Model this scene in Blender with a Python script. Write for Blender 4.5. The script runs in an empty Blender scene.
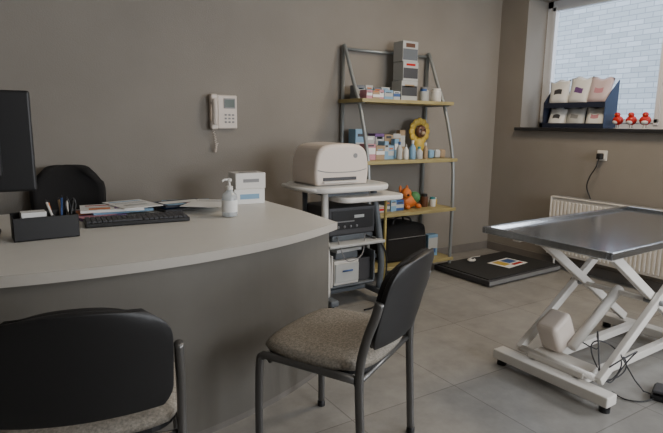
import bpy, bmesh, math, random
from mathutils import Vector, Matrix
random.seed(7)
C=bpy.context.collection
pi=math.pi
# ------------------------------------------------------------------ camera
f=530.0;H=1.25
yaw=math.radians(32.3);pitch=math.radians(9.9);roll=math.radians(0.7)
fw=Vector((math.sin(yaw)*math.cos(pitch),math.cos(yaw)*math.cos(pitch),-math.sin(pitch)))
r0=Vector((math.cos(yaw),-math.sin(yaw),0)); u0=r0.cross(fw)
r=r0*math.cos(roll)+u0*math.sin(roll); u=u0*math.cos(roll)-r0*math.sin(roll)
M=Matrix((r,u,-fw)).transposed().to_4x4(); M.translation=Vector((0,0,H))
cam=bpy.data.cameras.new('camera');co=bpy.data.objects.new('camera',cam);C.objects.link(co)
cam.sensor_width=36;cam.lens=36*f/663;cam.clip_start=0.02;co.matrix_world=M;bpy.context.scene.camera=co
# ------------------------------------------------------------------ materials
def mat(name,col,rough=.5,metal=0.,var=0.,vscale=8.,bump=0.,bscale=60.,emit=0.,spec=None,alpha=None,trans=0.,stretch=None):
    m=bpy.data.materials.new(name);m.use_nodes=True;nt=m.node_tree;b=nt.nodes['Principled BSDF']
    b.inputs['Base Color'].default_value=(*col,1);b.inputs['Roughness'].default_value=rough;b.inputs['Metallic'].default_value=metal
    if spec is not None:b.inputs['Specular IOR Level'].default_value=spec
    if trans:b.inputs['Transmission Weight'].default_value=trans
    if emit:
        b.inputs['Emission Color'].default_value=(*col,1);b.inputs['Emission Strength'].default_value=emit
    tc=nt.nodes.new('ShaderNodeTexCoord')
    src=tc.outputs['Object']
    if stretch:
        mp=nt.nodes.new('ShaderNodeMapping');mp.inputs['Scale'].default_value=stretch;nt.links.new(src,mp.inputs['Vector']);src=mp.outputs[0]
    if var>0:
        n=nt.nodes.new('ShaderNodeTexNoise');n.inputs['Scale'].default_value=vscale;n.inputs['Detail'].default_value=5
        nt.links.new(src,n.inputs['Vector'])
        rp=nt.nodes.new('ShaderNodeValToRGB');rp.color_ramp.elements[0].position=.3;rp.color_ramp.elements[1].position=.7
        rp.color_ramp.elements[0].color=(*[c*(1-var) for c in col],1);rp.color_ramp.elements[1].color=(*[min(1,c*(1+var)) for c in col],1)
        nt.links.new(n.outputs['Fac'],rp.inputs[0]);nt.links.new(rp.outputs[0],b.inputs['Base Color'])
    if bump>0:
        n=nt.nodes.new('ShaderNodeTexNoise');n.inputs['Scale'].default_value=bscale;n.inputs['Detail'].default_value=4
        nt.links.new(src,n.inputs['Vector'])
        bp=nt.nodes.new('ShaderNodeBump');bp.inputs['Strength'].default_value=bump;bp.inputs['Distance'].default_value=.01
        nt.links.new(n.outputs['Fac'],bp.inputs['Height']);nt.links.new(bp.outputs[0],b.inputs['Normal'])
    return m
wallm=mat('wall_paint',(.262,.238,.207),.85,var=.05,vscale=2.5,bump=.15,bscale=120)
ceilm=mat('ceiling_paint',(.55,.53,.5),.9,var=.02)
skirtm=mat('skirting_tile',(.17,.155,.14),.5,var=.1)
def tilemat():
    m=mat('floor_tiles',(.3,.28,.26),.32);nt=m.node_tree;b=nt.nodes['Principled BSDF']
    tc=nt.nodes.new('ShaderNodeTexCoord');mp=nt.nodes.new('ShaderNodeMapping');mp.inputs['Location'].default_value=(.22,.13,0)
    nt.links.new(tc.outputs['Object'],mp.inputs[0])
    br=nt.nodes.new('ShaderNodeTexBrick');br.offset=0;br.squash=1
    br.inputs['Scale'].default_value=1;br.inputs['Brick Width'].default_value=.6;br.inputs['Row Height'].default_value=.6
    br.inputs['Mortar Size'].default_value=.003;br.inputs['Mortar Smooth'].default_value=.2;br.inputs['Bias'].default_value=0
    br.inputs['Color1'].default_value=(.27,.26,.243,1);br.inputs['Color2'].default_value=(.305,.295,.275,1);br.inputs['Mortar'].default_value=(.17,.16,.148,1)
    nt.links.new(mp.outputs[0],br.inputs['Vector'])
    n=nt.nodes.new('ShaderNodeTexNoise');n.inputs['Scale'].default_value=7;n.inputs['Detail'].default_value=8;n.inputs['Roughness'].default_value=.65
    nt.links.new(tc.outputs['Object'],n.inputs['Vector'])
    mr=nt.nodes.new('ShaderNodeMapRange');mr.inputs['From Min'].default_value=.3;mr.inputs['From Max'].default_value=.7;mr.inputs['To Min'].default_value=.8;mr.inputs['To Max'].default_value=1.15
    nt.links.new(n.outputs['Fac'],mr.inputs['Value'])
    mx=nt.nodes.new('ShaderNodeVectorMath');mx.operation='SCALE'
    nt.links.new(br.outputs['Color'],mx.inputs[0]);nt.links.new(mr.outputs[0],mx.inputs['Scale']);nt.links.new(mx.outputs[0],b.inputs['Base Color'])
    bp=nt.nodes.new('ShaderNodeBump');bp.inputs['Strength'].default_value=.25;bp.inputs['Distance'].default_value=.003;bp.invert=True
    nt.links.new(br.outputs['Fac'],bp.inputs['Height']);nt.links.new(bp.outputs[0],b.inputs['Normal'])
    return m
floorm=tilemat()
def brickmat():
    m=mat('white_brick',(.7,.72,.75),.8);nt=m.node_tree;b=nt.nodes['Principled BSDF']
    tc=nt.nodes.new('ShaderNodeTexCoord');sp=nt.nodes.new('ShaderNodeSeparateXYZ');cb=nt.nodes.new('ShaderNodeCombineXYZ')
    nt.links.new(tc.outputs['Object'],sp.inputs[0]);nt.links.new(sp.outputs['Y'],cb.inputs['X']);nt.links.new(sp.outputs['Z'],cb.inputs['Y'])
    br=nt.nodes.new('ShaderNodeTexBrick');br.inputs['Scale'].default_value=1;br.inputs['Brick Width'].default_value=.23;br.inputs['Row Height'].default_value=.075
    br.inputs['Mortar Size'].default_value=.009;br.inputs['Color1'].default_value=(.38,.40,.41,1);br.inputs['Color2'].default_value=(.52,.54,.56,1);br.inputs['Mortar'].default_value=(.25,.27,.29,1);br.inputs['Mortar Smooth'].default_value=.8
    nt.links.new(cb.outputs[0],br.inputs['Vector']);nt.links.new(br.outputs['Color'],b.inputs['Base Color'])
    return m
brickm=brickmat()
white=mat('white_plastic',(.68,.66,.62),.4); offw=mat('cream_plastic',(.68,.60,.53),.42); whitep=mat('white_powdercoat',(.72,.69,.64),.4)
greyp=mat('grey_plastic',(.22,.22,.22),.45); black=mat('black_plastic',(.011,.011,.012),.45); blackr=mat('black_rubber',(.018,.018,.018),.75,bump=.2)
steel=mat('stainless_steel',(.5,.53,.57),.17,1.,var=.1,vscale=10,stretch=(1,12,1)); frame=mat('grey_tube',(.15,.147,.143),.35,.7)
shelfst=mat('shelf_tube',(.30,.32,.32),.4,.5); olive=mat('olive_shelf',(.34,.28,.12),.5,var=.1)
fabric=mat('woven_seat_fabric',(.29,.262,.22),.95,var=.32,vscale=120,bump=.5,bscale=300); blackf=mat('black_fabric',(.011,.010,.010),.9,bump=.4,bscale=300)
desktop=mat('desk_laminate',(.68,.66,.61),.4,var=.02); deskedge=mat('desk_edge',(.42,.39,.345),.5); deskp=mat('desk_panel',(.125,.115,.098),.65,var=.04)
paper=mat('paper',(.78,.78,.76),.8); card=mat('grey_card',(.46,.47,.46),.7); winf=mat('window_frame_pvc',(.78,.8,.84),.4); stone=mat('sill_stone',(.02,.02,.022),.3)
red=mat('red_glass',(.5,.02,.015),.2); blue=mat('blue',(.04,.1,.28),.5); lblue=mat('light_blue',(.2,.36,.52),.5); yellow=mat('yellow',(.55,.38,.06),.5)
green=mat('green',(.07,.22,.08),.6); purple=mat('purple',(.15,.07,.22),.5); orange=mat('orange',(.62,.17,.03),.55); brown=mat('brown',(.12,.05,.025),.35)
tan=mat('tan_card',(.36,.26,.16),.7); pink=mat('pink',(.55,.25,.3),.6); dgrey=mat('dark_grey',(.05,.05,.055),.5); navy=mat('navy_card',(.012,.018,.04),.6)
sidec=mat('display_side_card',(.025,.045,.10),.5)
teal=mat('teal',(.05,.26,.28),.5); lcd=mat('lcd',(.12,.15,.13),.15); mid=mat('slate_plastic',(.12,.135,.15),.45)
pole=mat('ochre_pole',(.38,.30,.09),.45); pinkp=mat('pale_pink_foil',(.62,.50,.52),.45)
gel=mat('clear_gel',(.8,.85,.88),.1,trans=.6)
# ------------------------------------------------------------------ builders
class Ob:
    def __init__(s,name,loc=(0,0,0),rot=0.):
        s.e=bpy.data.objects.new(name,None);s.e.empty_display_size=.1;s.e.location=loc;s.e.rotation_euler=(0,0,rot);C.objects.link(s.e)
    def add(s,name,bm,m,smooth=False,bevel=0.,seg=2,subs=0):
        me=bpy.data.meshes.new(name);bmesh.ops.recalc_face_normals(bm,faces=bm.faces);bm.to_mesh(me);bm.free()
        ms=m if isinstance(m,(list,tuple)) else [m]
        for q in ms: me.materials.append(q)
        o=bpy.data.objects.new(name,me);C.objects.link(o);o.parent=s.e
        if smooth:
            for p in me.polygons:p.use_smooth=True
        if bevel:
            md=o.modifiers.new('b','BEVEL');md.width=bevel;md.segments=seg;md.limit_method='ANGLE';md.angle_limit=.6
        if subs:
            md=o.modifiers.new('s','SUBSURF');md.levels=subs;md.render_levels=subs
        return o
    def box(s,name,c,d,m,bevel=.003,rot=(0,0,0),seg=2,smooth=False):
        bm=bmesh.new();bmesh.ops.create_cube(bm,size=1)
        bmesh.ops.scale(bm,vec=d,verts=bm.verts)
        R=Matrix.Rotation(rot[2],4,'Z')@Matrix.Rotation(rot[1],4,'Y')@Matrix.Rotation(rot[0],4,'X')
        bmesh.ops.transform(bm,matrix=Matrix.Translation(c)@R,verts=bm.verts)
        return s.add(name,bm,m,bevel=bevel,seg=seg)
    def tube(s,name,pts,rad,m,n=12,smooth=0,flat=1.):
        return s.add(name,tubebm(pts,rad,n,smooth,flat),m,smooth=True)
    def lathe(s,name,c,prof,m,n=24,smooth=True):
        bm=bmesh.new();rings=[]
        for (rr,z) in prof:
            rings.append([bm.verts.new((c[0]+rr*math.cos(2*pi*i/n),c[1]+rr*math.sin(2*pi*i/n),c[2]+z)) for i in range(n)])
        for a,b in zip(rings,rings[1:]):
            for i in range(n):bm.faces.new((a[i],a[(i+1)%n],b[(i+1)%n],b[i]))
        bm.faces.new(rings[0][::-1]);bm.faces.new(rings[-1])
        o=s.add(name,bm,m,smooth=smooth,bevel=0)
        md=o.modifiers.new('e','EDGE_SPLIT');md.split_angle=math.radians(50)
        return o
    def slab(s,name,out,z0,z1,m,bevel=.003,seg=2):
        bm=bmesh.new();a=[bm.verts.new((x,y,z0)) for x,y in out];b=[bm.verts.new((x,y,z1)) for x,y in out];n=len(out)
        bm.faces.new(a[::-1]);bm.faces.new(b)
        for i in range(n):bm.faces.new((a[i],a[(i+1)%n],b[(i+1)%n],b[i]))
        return s.add(name,bm,m,bevel=bevel,seg=seg)
    def ball(s,name,c,sc,m,rot=0,seg=20):
        bm=bmesh.new();bmesh.ops.create_uvsphere(bm,u_segments=seg,v_segments=seg//2+2,radius=1)
        bmesh.ops.scale(bm,vec=sc,verts=bm.verts);bmesh.ops.transform(bm,matrix=Matrix.Translation(c)@Matrix.Rotation(rot,4,'Z'),verts=bm.verts)
        return s.add(name,bm,m,smooth=True)
def catmull(P,k):
    P=[Vector(p) for p in P]
    if k<=0 or len(P)<3:return P
    out=[];Q=[2*P[0]-P[1]]+P+[2*P[-1]-P[-2]]
    for i in range(1,len(Q)-2):
        for j in range(k):
            t=j/k;a,b,c,d=Q[i-1],Q[i],Q[i+1],Q[i+2]
            out.append(.5*((2*b)+(c-a)*t+(2*a-5*b+4*c-d)*t*t+(3*b-a-3*c+d)*t*t*t))
    out.append(P[-1]);return out
def tubebm(pts,rad,n=12,smooth=0,flat=1.):
    P=catmull(pts,smooth);bm=bmesh.new();N=len(P)
    T=[]
    for i in range(N):
        a=P[max(i-1,0)];b=P[min(i+1,N-1)];T.append((b-a).normalized())
    up=Vector((0,0,1)) if abs(T[0].z)<.9 else Vector((1,0,0))
    nr=(up-T[0]*up.dot(T[0])).normalized();rings=[]
    for i in range(N):
        nr=(nr-T[i]*nr.dot(T[i])).normalized();bi=T[i].cross(nr)
        rings.append([bm.verts.new(P[i]+nr*rad*math.cos(2*pi*j/n)+bi*rad*flat*math.sin(2*pi*j/n)) for j in range(n)])
    for a,b in zip(rings,rings[1:]):
        for j in range(n):bm.faces.new((a[j],a[(j+1)%n],b[(j+1)%n],b[j]))
    bm.faces.new(rings[0][::-1]);bm.faces.new(rings[-1]);return bm
def rrect(w,d,rad,n=6,cx=0,cy=0):
    o=[]
    for sx,sy,a0 in ((1,1,0),(-1,1,pi/2),(-1,-1,pi),(1,-1,1.5*pi)):
        for i in range(n+1):
            a=a0+i*pi/2/n;o.append((cx+sx*(w/2-rad)+rad*math.cos(a),cy+sy*(d/2-rad)+rad*math.sin(a)))
    return o
def single(name,c,d,m,bevel=0.):
    bm=bmesh.new();bmesh.ops.create_cube(bm,size=1);bmesh.ops.scale(bm,vec=d,verts=bm.verts)
    me=bpy.data.meshes.new(name);bm.to_mesh(me);bm.free();me.materials.append(m)
    o=bpy.data.objects.new(name,me);o.location=c;C.objects.link(o)
    if bevel:
        md=o.modifiers.new('b','BEVEL');md.width=bevel;md.segments=2
    return o
# ------------------------------------------------------------------ room shell
XR,YB=4.24,3.68; XL,YF=-2.6,-2.4; ZC=2.75
single('floor',((XL+XR)/2,(YF+YB)/2,-.05),(XR-XL+.8,YB-YF+.4,.1),floorm)
single('ceiling',((XL+XR)/2,(YF+YB)/2,ZC+.05),(XR-XL+.8,YB-YF+.4,.1),ceilm)
single('wall_back',((XL+XR)/2,YB+.1,ZC/2),(XR-XL+.8,.2,ZC),wallm)
single('wall_left',(XL-.1,(YF+YB)/2,ZC/2),(.2,YB-YF,ZC),wallm)
def wallfront():
    o=Ob('wall_front',(0,YF-.1,0))
    a,b=1.6,3.6
    o.box('pier_a',((XL+a)/2,0,ZC/2),(a-XL,.2,ZC),wallm,0);o.box('pier_b',((XR+b)/2,0,ZC/2),(XR-b,.2,ZC),wallm,0)
    o.box('upper',((a+b)/2,0,(2.3+ZC)/2),(b-a,.2,ZC-2.3),wallm,0);o.box('lower',((a+b)/2,0,.4),(b-a,.2,.8),wallm,0)
    w=Ob('added_fill_window',((a+b)/2,YF-.15,0))  # unseen window, added so frontal fill can enter from behind the camera
    for x in (-(b-a)/2+.03,0,(b-a)/2-.03):w.box('post_%d'%(x*10),(x,0,1.55),(.06,.06,1.5),winf)
    w.box('rail_top',(0,0,2.27),(b-a,.06,.06),winf);w.box('rail_bottom',(0,0,.83),(b-a,.06,.06),winf)
wallfront()
W1=(1.62,3.37);W2=(-1.6,.6);ZS,ZT=1.22,2.40
TH=.34
def wallpieces():
    o=Ob('wall_right',(XR,0,0))
    ys=[YF,W2[0],W2[1],W1[0],W1[1],YB]
    for i in range(5):
        a,b=ys[i],ys[i+1];c=(TH/2,(a+b)/2)
        if i in (1,3):
            o.box('lower_%d'%i,(c[0],c[1],ZS/2),(TH,b-a,ZS),wallm,0);o.box('upper_%d'%i,(c[0],c[1],(ZT+ZC)/2),(TH,b-a,ZC-ZT),wallm,0)
        else: o.box('pier_%d'%i,(c[0],c[1],ZC/2),(TH,b-a,ZC),wallm,0)
wallpieces()
def window(name,y0,y1,mull):
    o=Ob(name,(XR+.28,(y0+y1)/2,0));hy=(y1-y0)/2;t=.06
    o.box('frame_bottom',(0.03,0,ZS+t/2+.01),(.06,2*hy,t),winf);o.box('frame_top',(.03,0,ZT-t/2),(.06,2*hy,t),winf)
    o.box('frame_left',(.03,hy-t/2,(ZS+ZT)/2),(.06,t,ZT-ZS),winf);o.box('frame_right',(.03,-hy+t/2,(ZS+ZT)/2),(.06,t,ZT-ZS),winf)
    o.box('mullion',(.03,mull-(y0+y1)/2,(ZS+ZT)/2),(.065,.12,ZT-ZS),winf)
    m=mull-(y0+y1)/2
    for k,(a,b) in enumerate(((-hy+t,m-.06),(m+.06,hy-t))):
        c=(a+b)/2
        for nm,cc,dd in (('sash_a',(.015,a+.018,(ZS+ZT)/2),(.05,.036,ZT-ZS-.1)),('sash_b',(.015,b-.018,(ZS+ZT)/2),(.05,.036,ZT-ZS-.1)),
                         ('sash_c',(.015,c,ZS+.085),(.05,b-a,.036)),('sash_d',(.015,c,ZT-.075),(.05,b-a,.036))):
            o.box('%s_%d'%(nm,k),cc,dd,winf,.004)
window('window_1',W1[0],W1[1],2.2); window('window_2',W2[0],W2[1],-.5)
o=Ob('trim_1',(XR,(W1[0]+W1[1])/2,ZS));o.box('sill',(.125,0,.006),(.31,W1[1]-W1[0]+.0,.03),stone,.003)
o.box('nose',(-.025,0,.006),(.05,W1[1]-W1[0]+.06,.03),stone,.004)
single('baseboard_back',((XL+XR)/2,YB-.006,.04),(XR-XL,.012,.08),skirtm,.002)
single('baseboard_right',(XR-.006,(YF+YB)/2,.04),(.012,YB-YF-.03,.08),skirtm,.002)
# outside
single('neighbour_brick_wall',(8.2,3,1.9),(.3,14,4.6),brickm)
single('outside_ground',(6.4,3,-.06),(3.4,14,.1),mat('concrete',(.4,.42,.44),.9,var=.1))
# ------------------------------------------------------------------ desk
def desk():
    o=Ob('reception_desk',(.33,2.5,0))
    def arc(R,inset,x0,x1,n=40):
        return [(x0+(x1-x0)*i/n, -2.5+1.865+2.0-math.sqrt(R*R-(x0+(x1-x0)*i/n)**2)) for i in range(n+1)]
    a=arc(2.0,0,-1.08,1.08)
    out=a+[(1.10,.1),(1.08,.62),(1.02,.68),(-1.0,.68),(-1.08,.62)]
    o.slab('worktop',out,.735,.77,desktop,.002)
    bm=bmesh.new();bt=arc(2.002,0,-1.082,1.082)
    vb=[bm.verts.new((x,y,.733)) for x,y in bt];vt=[bm.verts.new((x,y,.7705)) for x,y in bt]
    for i in range(len(bt)-1):bm.faces.new((vb[i],vb[i+1],vt[i+1],vt[i]))
    q=o.add('edge_band',bm,deskedge);md=q.modifiers.new('s','SOLIDIFY');md.thickness=.003;md.offset=0
    fr=arc(1.965,0,-1.05,1.05);bk=[(x,y+.025) for x,y in fr][::-1]
    o.slab('front_panel',fr+bk,.03,.735,deskp,0)
    fr2=arc(1.962,0,-1.052,1.052);bk=[(x,y+.02) for x,y in fr2][::-1]
    o.slab('plinth',fr2+bk,0,.03,skirtm,0)
    o.box('end_panel_r',(1.04,.13,.37),(.025,.78,.735),deskp,.001);o.box('end_panel_l',(-1.04,.13,.37),(.025,.78,.735),deskp,.001)
    o.box('drawer_pedestal',(-.75,.33,.33),(.42,.5,.62),deskp,.003)
desk()
DZ=.7715
o=Ob('computer_monitor',(-.14,2.62,DZ),math.radians(-4))
o.box('screen_housing',(0,0,.39),(.56,.035,.42),black,.01,seg=3);o.box('screen_glass',(0,.019,.39),(.53,.002,.38),lcd,0)
o.box('rear_bulge',(0,-.03,.36),(.32,.04,.24),black,.015,seg=3);o.box('stand_neck',(0,-.035,.16),(.06,.03,.28),black,.005)
o.slab('stand_base',rrect(.26,.2,.05,cy=.0),0,.014,black,.004)
o=Ob('desk_organizer',(.15,2.46,DZ),math.radians(3))
w,d,h=.24,.11,.095
o.box('base',(0,0,.004),(w,d,.008),black);o.box('front',(0,-d/2+.003,h/2),(w,.006,h),black);o.box('back',(0,d/2-.003,h*.55),(w,.006,h*1.1),black)
o.box('left',(-w/2+.003,0,h/2),(.006,d,h),black);o.box('right',(w/2-.003,0,h/2),(.006,d,h),black);o.box('divider',(.03,0,h/2),(.005,d,h),black)
o.box('note_block',(-.04,.01,.065),(.09,.07,.09),paper,.001)
for i,(x,y,tx,ty,l,m) in enumerate([(.06,.01,.12,.03,.16,blue),(.07,.02,-.1,.1,.15,tan),(.085,0,.3,-.05,.15,black),(.05,-.02,-.5,.02,.155,white),(.09,.03,.05,.1,.15,white),(.045,.03,-.3,.1,.14,orange)]):
    p0=Vector((x,y,.01));dr=Vector((tx*.6,ty,1)).normalized();o.tube('pen_%d'%i,[p0,p0+dr*l*.93],.0045,m,8);o.tube('pen_tip_%d'%i,[p0+dr*l*.93,p0+dr*l],.0025,black,8)
for k in (-1,1):o.tube('scissor_handle_%d'%k,[(.1+k*.012,.0,.09),(.1+k*.02,0,.13),(.1+k*.012,0,.155),(.1+k*.002,0,.13),(.1+k*.004,0,.09)],.004,black,8,3)
o=Ob('keyboard',(.555,2.64,DZ),math.radians(-4))
o.box('body',(0,0,.01),(.47,.165,.02),black,.005)
bm=bmesh.new()
for rr in range(6):
    for c in range(20):
        if rr==0 and 4<c<11: continue
        mt=Matrix.Translation((-.218+c*.0228,-.062+rr*.0245,.0235))@Matrix.Diagonal((.019,.019,.008,1))
        bmesh.ops.create_cube(bm,size=1,matrix=mt)
bmesh.ops.create_cube(bm,size=1,matrix=Matrix.Translation((-.05,-.062,.0235))@Matrix.Diagonal((.13,.019,.008,1)))
o.add('keys',bm,dgrey)
def sheets(nm,loc,lst):
    o=Ob(nm,loc);z=0
    for k,(x,y,w,d,t,rot,m,cols) in enumerate(lst):
        if k and lst[k][0]-lst[k-1][0]>.2: z=0
        R=math.radians(rot);o.box('sheet_%d'%k,(x,y,z+t/2),(w,d,t),m,.0005,rot=(0,0,R));z+=t+.0004
        for i,(cx,cy,cw,cd,cm) in enumerate(cols):
            X=x+cx*math.cos(R)-cy*math.sin(R);Y=y+cx*math.sin(R)+cy*math.cos(R)
            o.box('print_%d_%d'%(k,i),(X,Y,z+.0003),(cw,cd,.0008),cm,0,rot=(0,0,R))
sheets('magazine_and_paper_pile',(.53,2.96,DZ),[
 (-.14,-.03,.22,.30,.012,20,purple,[(-.02,.05,.16,.14,orange),(-.02,-.09,.18,.08,pink),(.06,.0,.05,.2,green)]),
 (.0,.02,.30,.25,.014,4,lblue,[(0,0,.26,.2,paper)]),
 (-.04,-.03,.30,.21,.012,-6,paper,[(0,.06,.25,.02,red),(0,.0,.25,.006,greyp),(-.06,-.05,.1,.05,orange),(.06,-.05,.1,.05,purple)]),
 (.07,.0,.21,.29,.004,12,paper,[(0,.1,.17,.02,lblue),(0,.05,.17,.006,greyp),(0,.02,.17,.006,greyp),(0,-.05,.12,.05,card)]),
 (.32,.02,.28,.22,.014,15,dgrey,[(0,0,.24,.18,blue)]),
 (.38,.04,.27,.21,.012,-12,lblue,[(-.05,0,.12,.17,navy),(.07,.04,.09,.06,paper),(.07,-.05,.09,.05,purple)]),
 (.33,-.02,.26,.19,.010,8,navy,[(0,.02,.22,.08,paper),(-.06,-.06,.1,.04,lblue),(.06,-.06,.1,.04,pink)]),
 (.44,-.14,.21,.28,.003,-38,paper,[(0,.1,.17,.01,greyp),(0,.06,.17,.005,greyp)])])
o=Ob('hand_sanitizer_bottle',(1.005,2.58,DZ+.0))
o.lathe('bottle',(0,0,0),[(.034,0),(.04,.004),(.04,.10),(.036,.115),(.018,.13),(.016,.14)],gel)
o.lathe('label',(0,0,0),[(.0405,.025),(.0408,.026),(.0408,.085),(.0405,.086)],paper)
o.lathe('collar',(0,0,.005),[(.018,.133),(.018,.152),(.008,.155),(.006,.175),(.013,.177),(.013,.19),(.006,.193)],white)
o.tube('nozzle',[(0,0,.19),(-.03,-.01,.192),(-.045,-.014,.183)],.0055,white,10,3)
o=Ob('glove_box',(1.27,2.98,DZ),math.radians(-4))
o.box('lower_box',(0,0,.045),(.19,.12,.09),paper,.002);o.box('print_a',(0,-.0605,.045),(.12,.001,.03),lblue,0)
o.box('upper_box',(.005,.0,.138),(.19,.12,.095),white,.002,rot=(0,0,.05));o.box('slot',(.01,0,.186),(.11,.03,.001),dgrey,0,rot=(0,0,.05));o.box('print_b',(.01,-.061,.14),(.1,.001,.02),greyp,0,rot=(0,0,.05))
# ------------------------------------------------------------------ office chair
o=Ob('office_chair',(.35,3.36,0),math.radians(178))
bm=bmesh.new();NX,NZ=14,12;g=[]
for j in range(NZ+1):
    row=[];t=j/NZ;z=.55+.435*t
    hw=.21*(1-max(0,(t-.55)/.45)**2.6*.5)*(1-.12*(1-t))
    for i in range(NX+1):
        s_=-1+2*i/NX;row.append(bm.verts.new((s_*hw,-.2+.05*s_*s_-.05*t,z-(.03*abs(s_)**3 if t>.8 else 0))))
    g.append(row)
for j in range(NZ):
    for i in range(NX):bm.faces.new((g[j][i],g[j][i+1],g[j+1][i+1],g[j+1][i]))
q=o.add('backrest',bm,blackf,smooth=True);md=q.modifiers.new('s','SOLIDIFY');md.thickness=.05;md.offset=0
o.slab('seat_cushion',rrect(.46,.42,.1),.43,.5,blackf,.02,3);o.tube('gas_column',[(0,0,.08),(0,0,.43)],.025,black)
o.tube('back_bracket',[(0,-.1,.44),(0,-.22,.46),(0,-.235,.6)],.02,black,10,4)
for i in range(5):
    a=i*2*pi/5+.3;o.tube('spoke_%d'%i,[(0,0,.1),(.24*math.cos(a),.24*math.sin(a),.07)],.018,black);o.ball('caster_%d'%i,(.24*math.cos(a),.24*math.sin(a),.028),(.028,.028,.028),black)
# ------------------------------------------------------------------ visitor chairs (local: faces +y)
def chair(loc,ang):
    o=Ob('visitor_chair',loc,math.radians(ang-90))
    W=.232
    for sx,nm in ((-1,'l'),(1,'r')):
        o.tube('rear_leg_'+nm,[(sx*W,-.225,0),(sx*W,-.215,.2),(sx*W,-.205,.44),(sx*W,-.225,.56),(sx*W*.99,-.255,.65),(sx*W*.985,-.268,.70)],.0125,frame,14,5,flat=1.25)
        o.tube('front_leg_'+nm,[(sx*W,.2,0),(sx*W,.2,.2),(sx*W,.195,.39),(sx*W,.18,.425),(sx*W,.14,.43),(sx*W,-.19,.425)],.0125,frame,14,5,flat=1.25)
        for y,tg in ((-.225,'a'),(.2,'b')):o.lathe('foot_%s%s'%(nm,tg),(sx*W,y,0),[(.017,0),(.017,.022),(.014,.025)],black,12)
    o.tube('cross_rear',[(-W,-.195,.41),(W,-.195,.41)],.011,frame);o.tube('cross_front',[(-W,.15,.415),(W,.15,.415)],.011,frame)
    def seatbm(z0,z1,dome,w,d):
        bm=bmesh.new();n=16;gg=[]
        for j in range(n+1):
            row=[]
            for i in range(n+1):
                a=-1+2*i/n;b=-1+2*j/n
                x=a*math.sqrt(1-.30*b*b*abs(b));y=b*math.sqrt(1-.30*a*a*abs(a))
                ed=max(abs(a),abs(b))
                z=z1-dome*(ed**6)-.012*max(0,b-.5)**2*4
                row.append(bm.verts.new((x*w,y*d,z)))
            gg.append(row)
        for j in range(n):
            for i in range(n):bm.faces.new((gg[j][i],gg[j][i+1],gg[j+1][i+1],gg[j+1][i]))
        bd=[gg[0][i] for i in range(n+1)]+[gg[j][n] for j in range(1,n+1)]+[gg[n][i] for i in range(n-1,-1,-1)]+[gg[j][0] for j in range(n-1,0,-1)]
        lo=[bm.verts.new((v.co.x*.97,v.co.y*.97,z0)) for v in bd];m_=len(bd)
        for i in range(m_):bm.faces.new((bd[i],bd[(i+1)%m_],lo[(i+1)%m_],lo[i]))
        bm.faces.new(lo);return bm
    o.add('seat_cushion',seatbm(.442,.490,.022,.245,.225),fabric,smooth=True)
    o.slab('seat_pan',rrect(.44,.41,.09),.425,.447,black,.004)
    def backbm(off,inf):
        bm=bmesh.new();nx,nz=20,16;gg=[]
        for j in range(nz+1):
            row=[];t=j/nz
            for i in range(nx+1):
                s_=-1+2*i/nx
                hw=.216*(1-.03*(1-t)) * (1-.30*max(0,(t-.62)/.38)**3.4) * (1-.12*max(0,(.2-t)/.2)**2)
                zt=.525+.30*t - .02*(abs(s_)**2.2)*t*t*1.2
                y=-.225-.07*t-.035*(1-s_*s_)
                row.append(bm.verts.new((s_*(hw+inf),y+off,zt)))
            gg.append(row)
        for j in range(nz):
            for i in range(nx):bm.faces.new((gg[j][i],gg[j][i+1],gg[j+1][i+1],gg[j+1][i]))
        return bm
    q=o.add('back_shell',backbm(-.004,0),black,smooth=True);md=q.modifiers.new('s','SOLIDIFY');md.thickness=.02;md.offset=0
    md=q.modifiers.new('b','BEVEL');md.width=.006;md.segments=3
    q=o.add('back_pad',backbm(.014,-.012),blackf,smooth=True);md=q.modifiers.new('s','SOLIDIFY');md.thickness=.022;md.offset=0
chair((1.045,1.60,0),119)
chair((.19,1.585,0),77)
# ------------------------------------------------------------------ intercom phone
o=Ob('wall_intercom_phone',(1.385,YB,1.325))
o.box('body',(.035,-.017,0),(.145,.034,.235),offw,.008,seg=3);o.box('screen_bezel',(.05,-.036,.06),(.085,.006,.07),greyp,.002);o.box('screen',(.05,-.0395,.06),(.07,.002,.052),lcd,0)
for i in range(3):
    for j in range(3):o.box('button_%d%d'%(i,j),(.02+i*.028,-.036,-.02-j*.025),(.016,.005,.012),greyp,.002)
o.tube('handset_grip',[(-.072,-.062,.085),(-.072,-.07,.04),(-.072,-.07,-.04),(-.072,-.062,-.085)],.019,offw,14,4,flat=1.2)
o.box('earpiece',(-.072,-.045,.09),(.052,.045,.065),offw,.012,seg=3);o.box('mouthpiece',(-.072,-.045,-.09),(.052,.045,.065),offw,.012,seg=3)
o.box('cradle',(-.06,-.012,0),(.06,.024,.22),offw,.005)
hel=[]
for i in range(160):
    t=i/159;a=t*2*pi*18
    base=Vector((-.075+.03*t+.01*math.sin(t*6),-.03,-.12-.16*math.sin(min(1,t*1.35)*pi/2)+ .06*max(0,t-.75)*4))
    hel.append(base+Vector((.007*math.cos(a),.007*math.sin(a),0)))
o.tube('coiled_cord',hel,.0028,offw,6)
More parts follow.
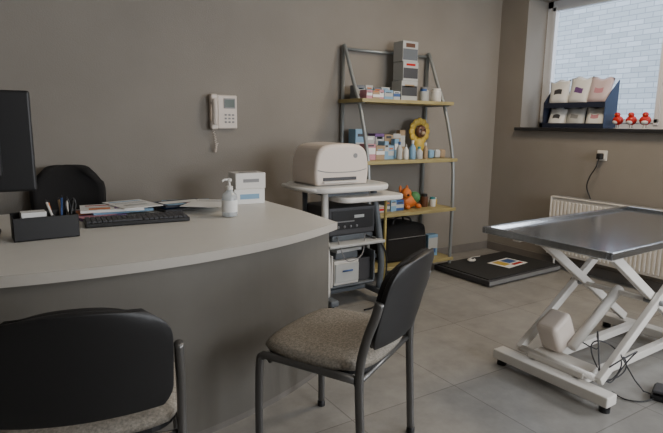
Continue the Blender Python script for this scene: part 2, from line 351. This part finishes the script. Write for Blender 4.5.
# ------------------------------------------------------------------ ladder shelf
o=Ob('ladder_shelf',(2.83,YB,0))
LX,RX=-.43,.46
def prof(x):return [(x,-.03,1.86),(x,-.06,1.84),(x,-.16,1.62),(x,-.27,1.40),(x,-.36,1.12),(x,-.405,.9),(x,-.42,.6),(x,-.42,.3),(x,-.42,0.0)]
for x,nm in ((LX,'l'),(RX,'r')):
    o.tube('front_upright_'+nm,prof(x),.015,shelfst,12,4);o.tube('rear_upright_'+nm,[(x,-.03,1.87),(x,-.03,0)],.015,shelfst)
o.tube('top_bar',[(LX,-.03,1.84),(RX,-.03,1.84)],.012,shelfst)
SH=[(1.445,-.335),(.975,-.41),(.555,-.42),(.12,-.42)]
for i,(z,y) in enumerate(SH):
    o.box('board_%d'%i,(.01,(y-.02)/2-.01,z-.014),(RX-LX+.06,-y-.0,.028),olive,.003)
    o.tube('brace_l%d'%i,[(LX,-.03,z-.03),(LX,y+.01,z-.03)],.008,shelfst);o.tube('brace_r%d'%i,[(RX,-.03,z-.03),(RX,y+.01,z-.03)],.008,shelfst)
def carton(o,i,x,y,z,w,d,h,m,bands=()):
    o.box('carton_%s'%i,(x,y,z+h/2),(w,d,h),m,.0015)
    for k,(t,hh,bm_) in enumerate(bands):
        o.box('print_%s_%d'%(i,k),(x,y-d/2-.0006,z+h*t),(w*(.95 if k==0 else .6),.0012,h*hh),bm_,0)
def jar(o,i,x,y,z,rr,h,m,cap):
    o.lathe('jar_%s'%i,(x,y,z),[(rr*.95,0),(rr,.004),(rr,h*.78),(rr*.8,h*.82)],m,18);o.lathe('lid_%s'%i,(x,y,z),[(rr*.85,h*.8),(rr*.85,h),(rr*.8,h*1.01)],cap,18)
def bottle(o,i,x,y,z,rr,h,m,cap):
    o.lathe('bottle_%s'%i,(x,y,z),[(rr*.95,0),(rr,.004),(rr,h*.6),(rr*.4,h*.78),(rr*.35,h*.85)],m,16);o.lathe('cap_%s'%i,(x,y,z),[(rr*.45,h*.83),(rr*.45,h),(rr*.3,h*1.01)],cap,12)
pal=[(card,purple),(card,blue),(lblue,card),(card,red),(blue,card),(card,teal),(tan,paper),(mid,card),(dgrey,card),(purple,card),(pink,paper),(card,green)]
def row(o,tag,x0,x1,y,z,hmin,hmax,dep=.09,wmin=.04,wmax=.10):
    x=x0;i=0
    while x<x1:
        w=random.uniform(wmin,wmax);h=random.uniform(hmin,hmax);a,b=random.choice(pal);c=random.choice([dgrey,paper,lblue,orange])
        carton(o,'%s%d'%(tag,i),x+w/2,y+random.uniform(-.01,.01),z,w-.004,dep,h,a,[(random.uniform(.35,.65),random.uniform(.2,.5),b),(random.uniform(.7,.9),.1,c)]);x+=w;i+=1
z=1.446
o=Ob('medicine_cartons',(2.83,YB,z))
row(o,'a',-.40,-.08,-.26,0,.06,.10);row(o,'b',-.40,-.13,-.13,0,.09,.13)
o=Ob('pet_food_cartons',(2.93,YB-.16,z))
carton(o,'0',0,0,0,.17,.13,.16,card,[(.5,.5,dgrey),(.75,.14,tan)]);carton(o,'1',0.006,0,.162,.16,.13,.15,card,[(.4,.55,dgrey),(.85,.12,red)])
carton(o,'2',0,0.0,.314,.16,.12,.16,card,[(.35,.55,mid),(.8,.2,brown)])
o=Ob('supplement_jars',(3.15,YB-.17,z))
jar(o,0,-.08,-.07,0,.033,.1,card,blue);jar(o,1,-.01,.0,0,.04,.12,card,greyp);jar(o,2,.07,-.06,0,.045,.11,white,white)
z=.976
o=Ob('supplement_cartons',(2.80,YB,z))
row(o,'a',-.37,-.12,-.27,0,.09,.16);row(o,'b',-.37,-.05,-.12,0,.16,.24,.1,.07,.11)
carton(o,'t2',.06,-.14,0,.08,.06,.2,card,[(.7,.25,tan),(.3,.2,yellow)]);carton(o,'t3',.14,-.12,0,.06,.05,.23,tan,[(.6,.4,card)]);carton(o,'t1',-.0,-.22,0,.045,.05,.16,lblue,[(.6,.3,paper)])
o=Ob('care_bottles',(2.84,YB-.30,z))
for i,(x,y,rr,h,m,c) in enumerate([(-.09,-.04,.024,.14,card,blue),(-.03,-.05,.022,.12,white,greyp),(.03,-.06,.026,.15,lblue,white),(.11,-.05,.03,.10,card,teal),(.18,-.05,.02,.13,tan,white)]):bottle(o,i,x,y,0,rr,h,m,c)
o=Ob('sunflower_plush_toy',(3.13,YB-.13,z))
o.ball('body',(0,0,.09),(.06,.05,.09),yellow);o.ball('face',(0,-.03,.22),(.055,.03,.055),brown)
for i in range(12):
    a=i*2*pi/12;o.ball('petal_%d'%i,(.085*math.cos(a),-.01,.22+.085*math.sin(a)),(.034,.014,.034),yellow,rot=0,seg=10)
o.ball('muzzle',(0,-.06,.205),(.025,.015,.018),tan,seg=10)
for s_ in(-1,1):o.ball('eye%d'%s_,(s_*.022,-.055,.235),(.008,.008,.008),black,seg=8);o.ball('foot%d'%s_,(s_*.045,-.05,.022),(.03,.035,.022),green,seg=10)
o=Ob('cosmetic_bags',(3.17,YB-.31,z))
for i,(x,m) in enumerate([(-.06,lblue),(0.01,card),(.07,tan)]):o.box('pouch_%d'%i,(x,.0,.035),(.06,.05,.07),m,.015,seg=3)
z=.556
o=Ob('treat_boxes',(2.83,YB,z));row(o,'a',-.36,-.1,-.3,0,.05,.1,.1,.05,.09)
o=Ob('dog_toy',(2.93,YB-.26,z))
o.ball('body',(0,0,.06),(.09,.06,.06),orange);o.ball('head',(-.05,-.03,.13),(.045,.04,.045),orange);o.ball('patch',(.05,-.02,.09),(.05,.05,.05),green);o.ball('nose',(-.06,-.07,.12),(.012,.012,.01),black,seg=8)
for i,(x,y) in enumerate([(-.09,0),(-.01,.01)]):o.ball('ear_%d'%i,(x,y,.165),(.015,.01,.03),orange,seg=10)
for i,(x,y) in enumerate([(-.06,-.06),(.06,-.06),(-.06,.04),(.06,.04)]):o.ball('paw_%d'%i,(x,y,.02),(.028,.03,.02),orange,seg=10)
o=Ob('vitamin_jars',(3.10,YB-.27,z));jar(o,0,0,0,0,.033,.11,brown,black);jar(o,1,.07,-.03,0,.028,.08,white,teal);jar(o,2,.13,.02,0,.03,.07,yellow,white)
z=.121
o=Ob('carry_bag',(2.86,YB-.22,z))
bm=bmesh.new();bmesh.ops.create_cube(bm,size=1);bmesh.ops.subdivide_edges(bm,edges=bm.edges[:],cuts=5,use_grid_fill=True)
for v in bm.verts:
    x,y,zz=v.co;k=1-.25*max(0,zz+.1);v.co=Vector((x*.46*(1-.12*max(0,zz)),y*.26*k*(1+.12*math.cos(x*3)),(zz+.5)*.32*(1-.08*(2*x)**2)))
o.add('bag_body',bm,blackf,smooth=True,subs=1)
for s_ in(-1,1):o.tube('handle_%d'%s_,[(-.1,s_*.06,.28),(-.09,s_*.05,.34),(0,s_*.04,.37),(.09,s_*.05,.34),(.1,s_*.06,.28)],.009,black,8,4)
o.tube('zip',[(-.2,-.13,.2),(0,-.148,.205),(.2,-.13,.2)],.003,greyp,6,3)
o=Ob('leaflet_box',(3.17,YB-.3,z));carton(o,0,0,0,0,.11,.06,.19,lblue,[(.6,.5,card),(.25,.2,blue)])
# ------------------------------------------------------------------ equipment cart
o=Ob('equipment_cart',(2.03,3.08,0))
o.slab('top_tray',rrect(.66,.50,.15,8,cx=-.04),.81,.85,white,.014,3)
o.slab('tray_inlay',rrect(.56,.40,.11,8,cx=-.04),.85,.853,card,.001,1)
o.slab('keyboard_shelf',rrect(.54,.32,.08,6,cx=.11,cy=-.10),.74,.775,white,.01,3)
o.box('shelf_riser',(-.02,.04,.795),(.34,.32,.05),mid,.006)
o.tube('tray_rail',[(-.32,-.2,.83),(-.40,-.12,.84),(-.41,0,.84),(-.40,.12,.84),(-.32,.2,.83)],.011,white,10,4)
o.box('electronics_unit',(.0,.03,.60),(.38,.34,.19),dgrey,.01);o.box('unit_front',(0,-.143,.61),(.34,.006,.13),black,.002);o.box('unit_label',(.05,-.147,.63),(.08,.003,.02),card,0);o.box('drive_slot',(-.06,-.147,.60),(.14,.003,.008),greyp,0)
o.box('recorder',(.02,.03,.48),(.34,.3,.04),mid,.006)
for i in range(4):o.ball('knob_%d'%i,(-.12+i*.05,-.148,.565),(.01,.006,.01),greyp,seg=8)
o.box('middle_tray',(0,0,.448),(.46,.44,.022),card,.008)
for s_ in (-1,1):
    o.tube('side_frame_%d'%s_,[(s_*.22,-.17,.10),(s_*.225,-.18,.3),(s_*.22,-.14,.55),(s_*.2,-.1,.8)],.023,white if s_<0 else mid,12,4)
    o.tube('rear_frame_%d'%s_,[(s_*.2,.17,.10),(s_*.2,.17,.81)],.018,mid)
    o.box('side_rail_%d'%s_,(s_*.2,0,.33),(.02,.3,.03),mid,.005)
o.box('bin_floor',(-.01,0,.16),(.36,.36,.014),mid,.004);o.box('bin_back',(-.01,.175,.29),(.36,.012,.26),dgrey,.003);o.box('bin_side_l',(-.185,0,.27),(.012,.36,.22),white,.003);o.box('bin_side_r',(.165,0,.27),(.012,.36,.22),mid,.003)
o.box('bin_drawer',(-.07,-.03,.255),(.2,.3,.17),white,.006);o.box('drawer_lip',(-.07,-.185,.255),(.19,.012,.13),card,.004);o.tube('drawer_pull',[(-.11,-.197,.27),(-.03,-.197,.27)],.006,blue,8)
o.box('supply_box_a',(.1,-.05,.25),(.1,.2,.16),dgrey,.003);o.box('supply_box_b',(-.05,-.03,.365),(.18,.24,.045),mid,.003);o.box('paper_pack',(-.04,-.02,.40),(.22,.26,.022),card,.001,rot=(0,0,.1))
o.tube('support_pole',[(.29,-.13,.1),(.29,-.13,.745)],.011,pole,10)
o.box('pole_foot',(.25,-.13,.095),(.1,.04,.02),greyp,.003)
for s_ in(-1,1):
    o.box('base_rail_%d'%s_,(s_*.22,0,.08),(.065,.56,.045),mid,.014)
    for t in(-1,1):
        o.lathe('caster_hub_%d%d'%(s_,t),(s_*.22,t*.22,.05),[(.018,0),(.018,.02)],greyp,12)
        bm=bmesh.new();bmesh.ops.create_cone(bm,cap_ends=True,segments=20,radius1=.033,radius2=.033,depth=.025,matrix=Matrix.Translation((s_*.22,t*.22,.033))@Matrix.Rotation(pi/2,4,'Y'));o.add('caster_%d%d'%(s_,t),bm,blackr,bevel=.004)
o.box('base_cross',(0,0,.08),(.44,.1,.03),mid,.008)
o.tube('power_cable',[(.1,-.1,.5),(.22,-.19,.42),(.26,-.2,.25),(.2,-.22,.06),(.1,-.28,.012),(0,-.3,.01)],.006,black,8,5)
o.tube('signal_cable',[(-.1,-.1,.5),(-.15,-.22,.44),(-.1,-.24,.35),(.02,-.23,.38),(.1,-.15,.5)],.004,greyp,8,5)
o=Ob('label_printer',(1.925,3.08,.855))
bm=bmesh.new();pr_=[(-.2,0),(-.21,.08),(-.195,.19),(-.15,.25),(-.06,.268),(.08,.268),(.16,.25),(.2,.20),(.215,.10),(.205,0)]
pp=catmull([(x,0,z) for x,z in pr_],3)
n=len(pp);ys=[-.165,-.15,.15,.165];sc=[.94,1,1,.94];rings=[]
for y,s_ in zip(ys,sc):rings.append([bm.verts.new((p.x*s_,y,p.z*s_)) for p in pp])
for a,b in zip(rings,rings[1:]):
    for i in range(n-1):bm.faces.new((a[i],a[i+1],b[i+1],b[i]))
    bm.faces.new((a[n-1],a[0],b[0],b[n-1]))
bm.faces.new(rings[0]);bm.faces.new(rings[-1][::-1])
o.add('housing',bm,offw,bevel=.012,seg=3)
o.tube('lid_seam',[(-.19,-.1655,.10),(-.1,-.1665,.085),(.1,-.1665,.085),(.19,-.1655,.10)],.0025,greyp,6,3);o.box('output_slot',(-.02,-.166,.04),(.26,.008,.022),dgrey,.003);o.box('slot_lip',(-.02,-.175,.022),(.27,.03,.008),white,.002)
bm=bmesh.new();bmesh.ops.create_cone(bm,cap_ends=True,segments=20,radius1=.016,radius2=.016,depth=.004,matrix=Matrix.Translation((.1,-.166,.19))@Matrix.Rotation(pi/2,4,'X'));o.add('logo_disc',bm,greyp)
# ------------------------------------------------------------------ floor scale
o=Ob('platform_scale',(3.64,3.03,0),math.radians(2))
o.box('platform',(0,0,.03),(.94,.60,.045),dgrey,.006);o.box('rubber_mat',(0,0,.056),(.90,.56,.01),blackr,.003)
for x in(-.42,.42):
    for y in(-.25,.25):o.lathe('foot_%d_%d'%(x*100,y*100),(x,y,0),[(.025,0),(.025,.01)],black,12)
o.box('edge_trim',(0,-.302,.03),(.94,.006,.03),greyp,.001)
o=Ob('leaflet',(3.74,3.0,.063),math.radians(8))
o.box('sheet',(0,0,.001),(.30,.21,.002),paper,0);o.box('print_a',(-.07,.02,.0024),(.1,.13,.0006),yellow,0);o.box('print_b',(.06,.03,.0024),(.13,.1,.0006),blue,0);o.box('print_c',(.05,-.06,.0024),(.15,.04,.0006),red,0)
o=Ob('scale_display_unit',(3.5,3.2,.062),.4);o.ball('body',(0,0,.014),(.05,.035,.016),white);o.box('screen',(0,-.01,.027),(.04,.02,.008),dgrey,.002);o.tube('cable',[(0.03,.0,.01),(.09,.04,.005),(.14,.04,.004),(.22,.0,.004)],.003,white,6,4)
# ------------------------------------------------------------------ radiator, outlet
o=Ob('radiator',(XR-.10,2.3,0))
L=1.15;o.box('core',(0,0,.39),(.06,L,.5),whitep,.008)
bm=bmesh.new();nn=int(L/.035)
for i in range(nn):
    y=-L/2+.03+i*.035
    bmesh.ops.create_cube(bm,size=1,matrix=Matrix.Translation((-.036,y,.39))@Matrix.Diagonal((.014,.02,.45,1)))
o.add('ribs',bm,whitep,bevel=.004)
o.box('top_grille',(0,0,.648),(.085,L,.012),whitep,.003);o.box('side_cap',(0,L/2,.395),(.088,.012,.51),whitep,.003);o.box('side_cap_b',(0,-L/2,.395),(.088,.012,.51),whitep,.003)
bm=bmesh.new()
for i in range(nn*2):bmesh.ops.create_cube(bm,size=1,matrix=Matrix.Translation((0,-L/2+.02+i*.0175,.6555))@Matrix.Diagonal((.06,.006,.003,1)))
o.add('grille_slots',bm,greyp)
o.tube('pipe',[(0,L/2-.05,.14),(0,L/2-.05,0)],.009,whitep);o.lathe('valve',(0,L/2-.05,.09),[(.015,0),(.018,.01),(.018,.04),(.012,.05)],white,14)
for y in(-.4,.4):o.box('bracket_%d'%(y*10),(.055,y,.4),(.08,.03,.3),whitep,.002)
o=Ob('wall_socket',(XR,2.53,1.02));o.box('plate',(-.005,0,0),(.01,.085,.085),white,.004);o.box('socket_ring',(-.012,0,0),(.006,.06,.06),white,.003)
o.box('plug',(-.035,0,-.005),(.045,.045,.05),black,.01,seg=3)
o.tube('cord',[(-.05,0,-.03),(-.065,.01,-.1),(-.055,.06,-.18),(-.035,.09,-.27),(-.02,.06,-.36),(-.015,.04,-.42)],.005,black,8,5)
# ------------------------------------------------------------------ sill display
o=Ob('treat_display_box',(XR+.12,2.86,ZS+.022),0)
W_,D_=.58,.18
o.box('bottom',(0,0,.004),(D_,W_,.008),navy,.001);o.box('back',(D_/2,0,.16),(.006,W_,.32),navy,.001);o.box('middle_shelf',(0,0,.2),(D_,W_,.008),navy,.001)
o.box('front_lip_low',(-D_/2,0,.02),(.005,W_,.04),navy,.001);o.box('front_lip_mid',(-D_/2,0,.195),(.005,W_,.045),navy,.001)
for s_ in(-1,1):
    bm=bmesh.new();P4=[(-D_/2,0),(D_/2,0),(D_/2,.40),(-D_/2+.06,.29),(-D_/2,.22)]
    a=[bm.verts.new((x,s_*W_/2-.003,z)) for x,z in P4];b=[bm.verts.new((x,s_*W_/2+.003,z)) for x,z in P4]
    bm.faces.new(a);bm.faces.new(b[::-1])
    for i in range(5):bm.faces.new((a[i],a[(i+1)%5],b[(i+1)%5],b[i]))
    o.add('side_%d'%s_,bm,sidec if s_<0 else navy)
def pouch(o,nm,c,w,h,m,rot=0,band=None):
    bm=bmesh.new();n=10
    for side in(-1,1):
        g=[]
        for j in range(n+1):
            rw=[]
            for i in range(n+1):
                a=-1+2*i/n;b=j/n;th=.040*(1-a**4)*(1-b)**.6*min(1,b*6+.3)
                rw.append(bm.verts.new((side*th,a*w/2*(1-.08*math.sin(b*pi)),b*h+.010*math.sin(a*5+c[1]*9)*b)))
            g.append(rw)
        for j in range(n):
            for i in range(n):
                q=bm.faces.new((g[j][i],g[j][i+1],g[j+1][i+1],g[j+1][i]))
                if band and (4<=j<=5 and 3<=i<7):q.material_index=1
    bmesh.ops.remove_doubles(bm,verts=bm.verts,dist=.0005)
    bmesh.ops.transform(bm,matrix=Matrix.Translation(c)@Matrix.Rotation(rot,4,'X')@Matrix.Rotation(.15,4,'Y'),verts=bm.verts)
    o.add(nm,bm,[m,band or m],smooth=True)
for i in range(3):
    pouch(o,'pouch_top_%d'%i,(-.03,-.185+i*.185,.205),.21,.215+.015*(i%2),[pinkp,paper,paper][i],random.uniform(-.12,.12),[pink,purple,dgrey][i])
    pouch(o,'pouch_low_%d'%i,(-.04,-.185+i*.185,.01),.19,.172,[paper,card,paper][i],random.uniform(-.1,.1),[pink,greyp,dgrey][i])
for i in range(3):
    o=Ob('robin_figurine',(XR+.07,2.47-i*.108,ZS+.021),math.radians(20*i-20))
    o.slab('stand',rrect(.05,.04,.012),0,.006,white,.001);o.tube('leg_a',[(.0,-.01,.006),(0,-.01,.035)],.002,black,6);o.tube('leg_b',[(.0,.01,.006),(0,.01,.035)],.002,black,6)
    o.ball('body',(0,0,.066),(.039,.042,.038),red);o.ball('belly',(-.022,0,.052),(.022,.026,.018),white,seg=14);o.ball('head',(-.01,0,.11),(.023,.023,.021),red,seg=14)
    o.ball('eye',(-.029,-.008,.114),(.003,.003,.003),black,seg=8);o.ball('beak',(-.034,0,.108),(.008,.003,.003),yellow,seg=8);o.box('tail',(.044,0,.07),(.03,.016,.006),brown,.002,rot=(0,-.4,0))
# ------------------------------------------------------------------ exam table
o=Ob('veterinary_exam_table',(2.72,1.485,0),math.radians(1.5))
TL,TW=1.37,.66
o.box('tray_base',(0,0,.735),(TL-.02,TW-.02,.012),steel,.003)
for s_ in(-1,1):
    o.box('rim_long_%d'%s_,(0,s_*(TW/2-.012),.74),(TL,.024,.034),steel,.006,seg=3);o.box('rim_short_%d'%s_,(s_*(TL/2-.012),0,.74),(.024,TW-.04,.034),steel,.006,seg=3)
o.box('under_frame_a',(0,.2,.705),(TL-.2,.04,.03),whitep,.004);o.box('under_frame_b',(0,-.2,.705),(TL-.2,.04,.03),whitep,.004)
def bar(nm,p,q,w,h,m):
    p=Vector(p);q=Vector(q);d_=q-p;L_=d_.length;a=math.atan2(-d_.z,d_.x);c=(p+q)/2
    o.box(nm,c,(L_,w,h),m,.004,rot=(0,a,0))
for y,t in((-.215,'n'),(.215,'f')):
    bar('scissor_a_'+t,(-.47,y,.10),(.45,y,.69),.03,.045,whitep);bar('scissor_b_'+t,(-.42,y+.035*(1 if y<0 else -1),.69),(.50,y+.035*(1 if y<0 else -1),.10),.03,.045,whitep)
    o.tube('pivot_'+t,[(0,y-.03,.395),(0,y+.06 if y<0 else y+.03,.395)],.014,greyp)
o.tube('cross_tube_top',[(-.42,-.2,.67),(-.42,.2,.67)],.016,whitep);o.tube('cross_tube_low',[(-.47,-.2,.11),(-.47,.2,.11)],.016,whitep);o.tube('cross_mid',[(0.02,-.2,.39),(0.02,.2,.39)],.014,whitep)
for s_,x in((-1,-.52),(1,.5)):
    o.box('base_beam_%d'%s_,(x,0,.06),(.08,.62,.05),whitep,.006)
    for t in(-1,1):o.lathe('foot_%d%d'%(s_,t),(x,t*.28,0),[(.024,0),(.024,.02),(.012,.022),(.012,.04)],black,14)
for s_ in(-1,1):o.box('base_rail_%d'%s_,(-.01,s_*.12,.065),(1.0,.04,.04),whitep,.004)
o.box('motor_plate',(-.42,.0,.1),(.14,.3,.03),whitep,.004)
o.tube('lift_actuator',[(-.35,0,.16),(.05,0,.4)],.026,whitep,16);o.box('motor_housing',(-.37,.08,.225),(.15,.12,.17),offw,.025,seg=4,rot=(0,-.5,0))
for t in(-1,1):
    bm=bmesh.new();bmesh.ops.create_cone(bm,cap_ends=True,segments=24,radius1=.05,radius2=.05,depth=.035,matrix=Matrix.Translation((.57,t*.25,.05))@Matrix.Rotation(pi/2,4,'X'));o.add('wheel_%d'%t,bm,blackr,bevel=.006)
cp=[(-.3,.05,.2)]
for i in range(34):
    a=i/33*2*pi*3.2;cp.append((-.32+.075*math.cos(a)+.03*math.sin(i*.9),-.12+.02*math.sin(i)-.004*i+.05*math.cos(a*.7),.15+.11*math.sin(a)*(1-.3*i/30)-.0005*i))
cp+=[(-.22,-.3,.02),(-.12,-.38,.008),(-.1,-.34,.008)]
o.tube('control_cable',cp,.0035,dgrey,6,3)
o=Ob('foot_pedal',(2.58,1.12,0),math.radians(20));o.box('base',(0,0,.012),(.16,.1,.024),black,.008);o.box('treadle',(0,0,.033),(.14,.085,.014),dgrey,.005,rot=(0,.1,0))
o.tube('cable',[(-.07,.03,.012),(-.13,.07,.006),(-.16,.14,.006),(-.12,.2,.006)],.0035,black,6,4)
# ------------------------------------------------------------------ ceiling luminaires + light
def luminaire(x,y,p,col):
    o=Ob('ceiling_light_panel',(x,y,ZC));o.box('housing',(0,0,-.02),(.62,.62,.04),whitep,.004)
    o.box('diffuser',(0,0,-.042),(.57,.57,.004),mat('diffuser',col,.5,emit=.6),0)
    l=bpy.data.lights.new('panel_light','AREA');l.energy=p;l.size=.57;l.color=col;lo=bpy.data.objects.new('panel_light',l);lo.location=(0,0,-.05);lo.parent=o.e;C.objects.link(lo)
luminaire(3.2,1.95,32,(1,.82,.60));luminaire(.9,-.6,8,(1,.88,.72))  # second panel is an unseen lamp, added as weak fill
def warea(name,loc,sx,sy,p,col,rot):
    l=bpy.data.lights.new(name,'AREA');l.shape='RECTANGLE';l.size=sx;l.size_y=sy;l.energy=p;l.color=col
    lo=bpy.data.objects.new(name,l);lo.location=loc;lo.rotation_euler=rot;C.objects.link(lo);return lo
warea('daylight_window_2',(XR+.6,-.5,1.9),1.3,2.2,175,(.97,.98,1),(0,math.radians(90),0))
warea('front_fill_light',(2.6,YF-.5,1.6),2.0,1.5,105,(.97,.98,1),(math.radians(90),0,0))  # added frontal fill, shining in through the invented front window
w=bpy.data.worlds.new('world');bpy.context.scene.world=w;w.use_nodes=True
nt=w.node_tree;bg=nt.nodes['Background'];bg.inputs[0].default_value=(.72,.84,1,1);bg.inputs[1].default_value=3.3
